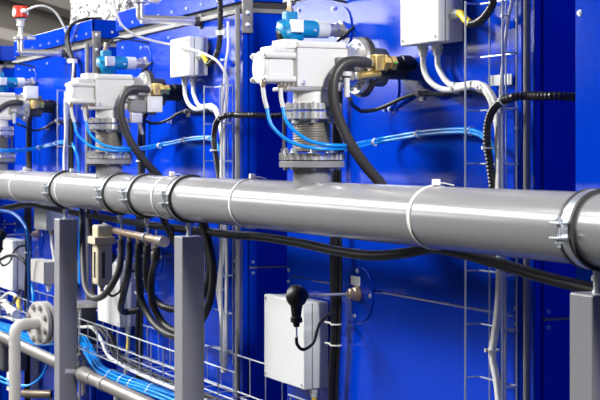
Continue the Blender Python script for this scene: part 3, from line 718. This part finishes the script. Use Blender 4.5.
# ------------------------------------------------------------------ white flanged elbow, lower left
fc = Q(41, 323, .33); ax = Vector((.30, -1, 0)).normalized()
ax = Vector((-.22, -1, 0)).normalized(); ax = Vector((.28, -1, 0)).normalized()
t = empty('flanged_elbow', (fc.x, fc.y, 0), 'white painted pipe elbow with bolted round flange at lower left', 'pipe')
fl = MB().lathe(fc, ax, [(0, .098), (.018, .098), (.020, .095)], 48).build('flange', 'elbow', t)
fb = MB().lathe(fc-ax*.008, -ax, [(0, .098), (.02, .098)], 48).build('counter_flange', 'elbow', t)
MB().cyl(fc, fc-ax*.008, .09, 40).build('gasket', 'seal', t)
MB().cyl(fc-ax*.028, fc-ax*.15, .07, 32).build('rear_pipe', 'elbow', t)
R = ax.to_track_quat('Z', 'Y').to_matrix()
for k in range(8):
    a = 2*math.pi*(k+.5)/8; bolt_head(fc+ax*.020+R@Vector((.077*math.cos(a), .077*math.sin(a), 0)), ax, .0115, .012, fl, 'rail')
s = fc+ax*.02; e1 = QX(21.5, 345, fc.x+.1*.28)
ex = s+ax*.115
MB().tube([s, s+ax*.03, s+ax*.075, s+ax*.105-Zv*.014, ex-Zv*.045, ex-Zv*.08, Vector((ex.x, ex.y, .02))], .026, 24, True).build('elbow_pipe', 'elbow', t)
MB().ring(ex-Zv*.09, Zv, .025, .0272, .006).build('weld_ring', 'elbow', t)

# ------------------------------------------------------------------ low steel pipe
la = Q(20, 345, .24); lb_ = Q(150, 405.5, .24); lb_.z = la.z = (la.z+lb_.z)/2
t = empty('steel_pipe', (la+lb_)/2, 'bare steel pipe with coupling running low below the trays', 'pipe')
MB().cyl((la.x-2, la.y, la.z), (lb_.x+.9, la.y, la.z), .027, 28).build('pipe_body', 'lowpipe', t)
cx = xof(88, .24)
MB().lathe((cx-.08, la.y, la.z), X, [(0, .032), (.02, .036), (.05, .036), (.07, .03), (.16, .03)], 28).build('coupling', 'lowpipe', t)
MB().ring((xof(104, .24), la.y, la.z), X, .027, .030, .05).build('sleeve', 'rail', t)
MB().cyl((cx-.12, la.y, la.z), (cx-.12, la.y-.07, la.z+.01), .017, 16).build('side_branch', 'steel', t)
MB().cyl((xof(118, .24), la.y, la.z), (xof(118, .24), la.y, .0), .018, 16).build('drop_leg', 'steel', t)

# ------------------------------------------------------------------ pump stack behind the left post
cP = Vector((xof(84, .12), -.12, 0))
def pz(py): return zof(84, py, .12)
t = empty('pump_stack', (cP.x, cP.y, 0), 'dark steel pump stack with plates right of the far left post', 'pump')
MB().box(cP.x-.05, cP.x+.05, -.165, -.075, pz(352), pz(306), .006).build('pump_body', 'dark', t)
for a, b in ((306, 302), (357, 352), (372, 366)):
    MB().box(cP.x-.09, cP.x+.09, -.175, -.06, pz(a), pz(b), .002).build('plate', 'dsteel', t)
for dx_ in (-.07, .07):
    MB().cyl((cP.x+dx_, -.16, 0), (cP.x+dx_, -.16, pz(302)), .006, 10).build('tie_rod', 'steel', t)
MB().cyl((cP.x, -.12, pz(372)), (cP.x, -.12, pz(357)), .03, 20).cyl((cP.x, -.12, .0), (cP.x, -.12, pz(372)), .02, 20).build('column', 'dsteel', t)
MB().lathe((cP.x+.02, -.17, 0), Zv, [(0, .05), (pz(393)-.02, .05), (pz(393), .045)], 28).build('canister', 'steel', t)

# ------------------------------------------------------------------ far-left clutter on module 0
# small grey box with two faces
x0, x1 = xof(30, .19), xof(43.5, .19)
t = empty('terminal_box', (x0, -.1, zof(43, 284, .19)), 'small light grey terminal box left of the far left post', 'electrical box')
MB().box(x0, x1, -.19, -.12, zof(43, 284.5, .19), zof(43, 262, .19), .004).build('box_lid', 'elbow', t)
MB().box(x0+.004, x1-.004, -.12, -.0, zof(43, 283, .19), zof(43, 263, .19), .003).build('box_body', 'elbow', t)
for gy in (-.15, -.09):
    MB().lathe((x1-.05, gy, zof(43, 284.5, .19)), -Zv, [(0, .016), (.02, .016), (.022, .012), (.04, .01)], 8).build('cable_gland', 'wcable', t)
x0, x1 = xof(34, .14), xof(46, .14)
t = empty('relay_box', (x0, -.07, zof(46, 232, .14)), 'white box with two cables under the pipe at far left', 'electrical box')
zz = zof(46, 230.5, .14); zt_ = zof(46, 205, .14)
MB().box(x0, x1, -.14, -.11, zz, zt_, .004).build('box_lid', 'box', t)
MB().box(x0+.004, x1-.004, -.11, -.0, zz+.004, zt_-.004, .003).build('box_body', 'box', t)
for i, gy in enumerate((-.1, -.055)):
    MB().lathe((x1-.04, gy, zz), -Zv, [(0, .014), (.018, .014), (.02, .009), (.03, .009)], 8).build('cable_gland', 'dsteel', t)
    p = Vector((x1-.04, gy, zz-.025))
    thing_tube('white_cable', [p, p-Zv*.04, p+Vector((.03, 0, -.09)), p+Vector((.07, .0, -.15)), p+Vector((.09, .01, -.3))], .0075, 'wcable', ('front', 'rear')[i]+' white cable dropping from the white box at far left', 'cable')
thing_tube('air_tube', [Q(-10, 210.5, .28), Q(4, 211, .28), Q(13, 213.5, .27), Q(21, 220, .26), Q(26.5, 229, .25), Q(28.5, 242, .24), Q(29, 265, .22), Q(29, 300, .2), Q(24, 330, .18)], .009, 'dtube', 'dark blue tube curving down at the far left edge', 'air tube')
thing_tube('air_tube', [Q(31, 283, .16), Q(33.5, 300, .16), Q(30, 318, .16), Q(22, 332, .15)], .008, 'tube', 'bright blue tube below the small terminal box', 'air tube')
thing_tube('black_cable', [Q(-12, 263, .22), Q(0, 259.5, .22), Q(10, 255.5, .22), Q(19, 256.5, .2), Q(26, 264, .18), Q(30, 278, .12)], .009, 'black', 'black cable arching over the far left control box', 'cable')
for i, off in enumerate((0, 4)):
    thing_tube('air_tube', [Q(-6, 374+off, .26), Q(5, 379+off, .26), Q(16, 384+off*.6, .24), Q(30, 385, .2), Q(39, 379, .17), Q(45, 370+i, .15), Q(49, 358+i*2, .13), Q(52, 340, .12)], .0058, 'tube', ('upper', 'lower')[i]+' of two thin blue tubes behind the white elbow pipe', 'air tube', 'thin blue tubes at lower left')
thing_tube('copper_pipe', [Q(24, 393.5, .1), Q(38, 394, .06), Q(52, 394, .0)], .022, 'brown', 'short brown pipe stub behind the white elbow pipe', 'pipe', smooth=False)
t = empty('solenoid', Q(10, 392, .22), 'small white solenoid with brass nut at lower left edge', 'solenoid')
a = Q(6.5, 372, .25); b = Q(10, 392, .25)
MB().box(a.x, b.x, -.25, -.19, b.z, a.z, .004).build('coil', 'wcable', t)
MB().lathe((a.x*.5+b.x*.5, -.22, a.z), Zv, [(0, .015), (.02, .015), (.02, .008), (.045, .008)], 8).build('nut', 'dsteel', t)
MB().tube([Vector((b.x-.03, -.22, b.z-.01)), Vector((b.x-.03, -.22, b.z-.04)), Vector((b.x+.08, -.24, b.z-.05))], .014, 10).build('outlet_tube', 'white', t)
t = empty('dark_valve_block', Q(6, 345, .2), 'dark cast valve block with white fitting at lower left edge', 'valve')
a = Q(-8, 335, .2); b = Q(6, 372, .2)
MB().box(a.x, b.x, -.22, -.08, b.z, a.z, .015, 3).build('valve_block', 'dark', t)
MB().lathe(Q(9, 340, .21), X, [(0, .03), (.03, .04), (.08, .04), (.09, .03)], 20).build('knob', 'dark', t)
MB().tube([Q(4, 303, .2), Q(10, 308, .2), Q(16, 314, .2)], .022, 12, False).lathe(Q(12, 309.5, .2), (1, 0, -.9), [(0, .03), (.03, .03)], 8).build('white_fitting', 'wcable', t)
MB().tube([Q(16, 296, .15), Q(18, 302, .15), Q(20, 310, .15)], .013, 10).build('yellow_tag', 'yellow', t)
for i, pts in enumerate(([(-5, 306), (2, 298), (9, 293), (17, 296)], [(-5, 302), (6, 305), (14, 302), (20, 290)])):
    thing_tube('black_cable', [Q(a, b, .23-.03*i) for a, b in pts], .007, ('wcable', 'black')[i], ('white', 'black')[i]+' cable curling by the dark valve block', 'cable')
# copper/steel pieces of the far-left valve column under actuator 0
# vertical black cables behind valve columns at far left
thing_tube('black_cable', [Q(27, 96, .1), Q(30.5, 112, .1), Q(29, 128, .08), Q(29, 150, .06), Q(30, 185, .06)], .014, 'black', 'thick black cable hanging behind the far left brass valve', 'cable')
for i, (a, b) in enumerate(((27, 137), (13.5, 112))):
    pass
thing_tube('black_cable', [Q(146, 112, .12), Q(141, 130, .08), Q(139.5, 150, .05), Q(141, 185, .05)], .011, 'black', 'black cable hanging below the middle module brass valve', 'cable')
cable_tie(Q(140, 161, .05), Zv, .012, 'white cable tie on the black cable below the middle brass valve')

# ------------------------------------------------------------------ copy module things
for o, t, mods in reg_list:
    for mod in mods:
        c = copy_tree(o); c.location.x -= PITCH*(2-mod); c['label'] = t.format(m=MODP[mod])
for o in bpy.data.objects:
    if '_w' in o: del o['_w']

# ------------------------------------------------------------------ light
w = bpy.data.worlds.new('World'); S.world = w; w.use_nodes = True
nt = w.node_tree; bg = nt.nodes['Background']
tc = nt.nodes.new('ShaderNodeTexCoord'); sp = nt.nodes.new('ShaderNodeSeparateXYZ'); cr = nt.nodes.new('ShaderNodeValToRGB')
mr_ = nt.nodes.new('ShaderNodeMapRange'); mr_.inputs[1].default_value = -1; mr_.inputs[2].default_value = 1
nt.links.new(tc.outputs['Generated'], sp.inputs[0]); nt.links.new(sp.outputs['Z'], mr_.inputs[0]); nt.links.new(mr_.outputs[0], cr.inputs[0]); nt.links.new(cr.outputs[0], bg.inputs[0])
cr.color_ramp.elements[0].position = .50; cr.color_ramp.elements[0].color = (.02, .02, .025, 1)
cr.color_ramp.elements[1].position = .75; cr.color_ramp.elements[1].color = (.85, .87, .9, 1)
bg.inputs[1].default_value = .22
def area(loc, tgt, sx, sy, power, col=(1, 1, 1)):
    l = bpy.data.lights.new('lamp', 'AREA'); l.shape = 'RECTANGLE'; l.size = sx; l.size_y = sy; l.energy = power; l.color = col
    o = bpy.data.objects.new('offscreen_light', l); COL.objects.link(o); o.location = loc
    o.rotation_euler = (Vector(tgt)-Vector(loc)).to_track_quat('-Z', 'Y').to_euler()
    o['kind'] = 'structure'
    return o
area((-12, -3.6, 4.2), (-10, 0, 1.4), 11, 1.3, 800)
area((-14.2, -5.2, 2.9), (-6, 0, 1.9), 3.3, .85, 65)  # stands in for an unseen window opposite, mirrored as sheen on the upper panels
area((-6.8, -3.9, 4.9), (-4.2, 0, 1.5), 2.6, .5, 480)  # added fill, evens out the light on the front faces
area((3.6, -.75, 4.9), (-4.2, -.3, 1.8), .8, 1.6, 720)
area((-23, 4, 8.6), (-26, 4, 3.5), 2, 9, 600, (1, .97, .93))  # added light, only brightens the far hall wall behind the machine
# ------------------------------------------------------------------ camera
cam = bpy.data.cameras.new('Camera'); co = bpy.data.objects.new('Camera', cam); COL.objects.link(co)
co.location = (0, -DW, CZ)
co.rotation_euler = Vector((-CS, SN, 0)).to_track_quat('-Z', 'Y').to_euler()
cam.sensor_width = 36; cam.lens = 36*F/600; cam.shift_y = -45/600
cam.dof.use_dof = True; cam.dof.focus_distance = 4.2; cam.dof.aperture_fstop = 14
S.camera = co
S.view_settings.view_transform = 'Standard'; S.view_settings.look = 'None'
S.view_settings.exposure = .06; S.view_settings.gamma = 1; S.view_settings.use_curve_mapping = False
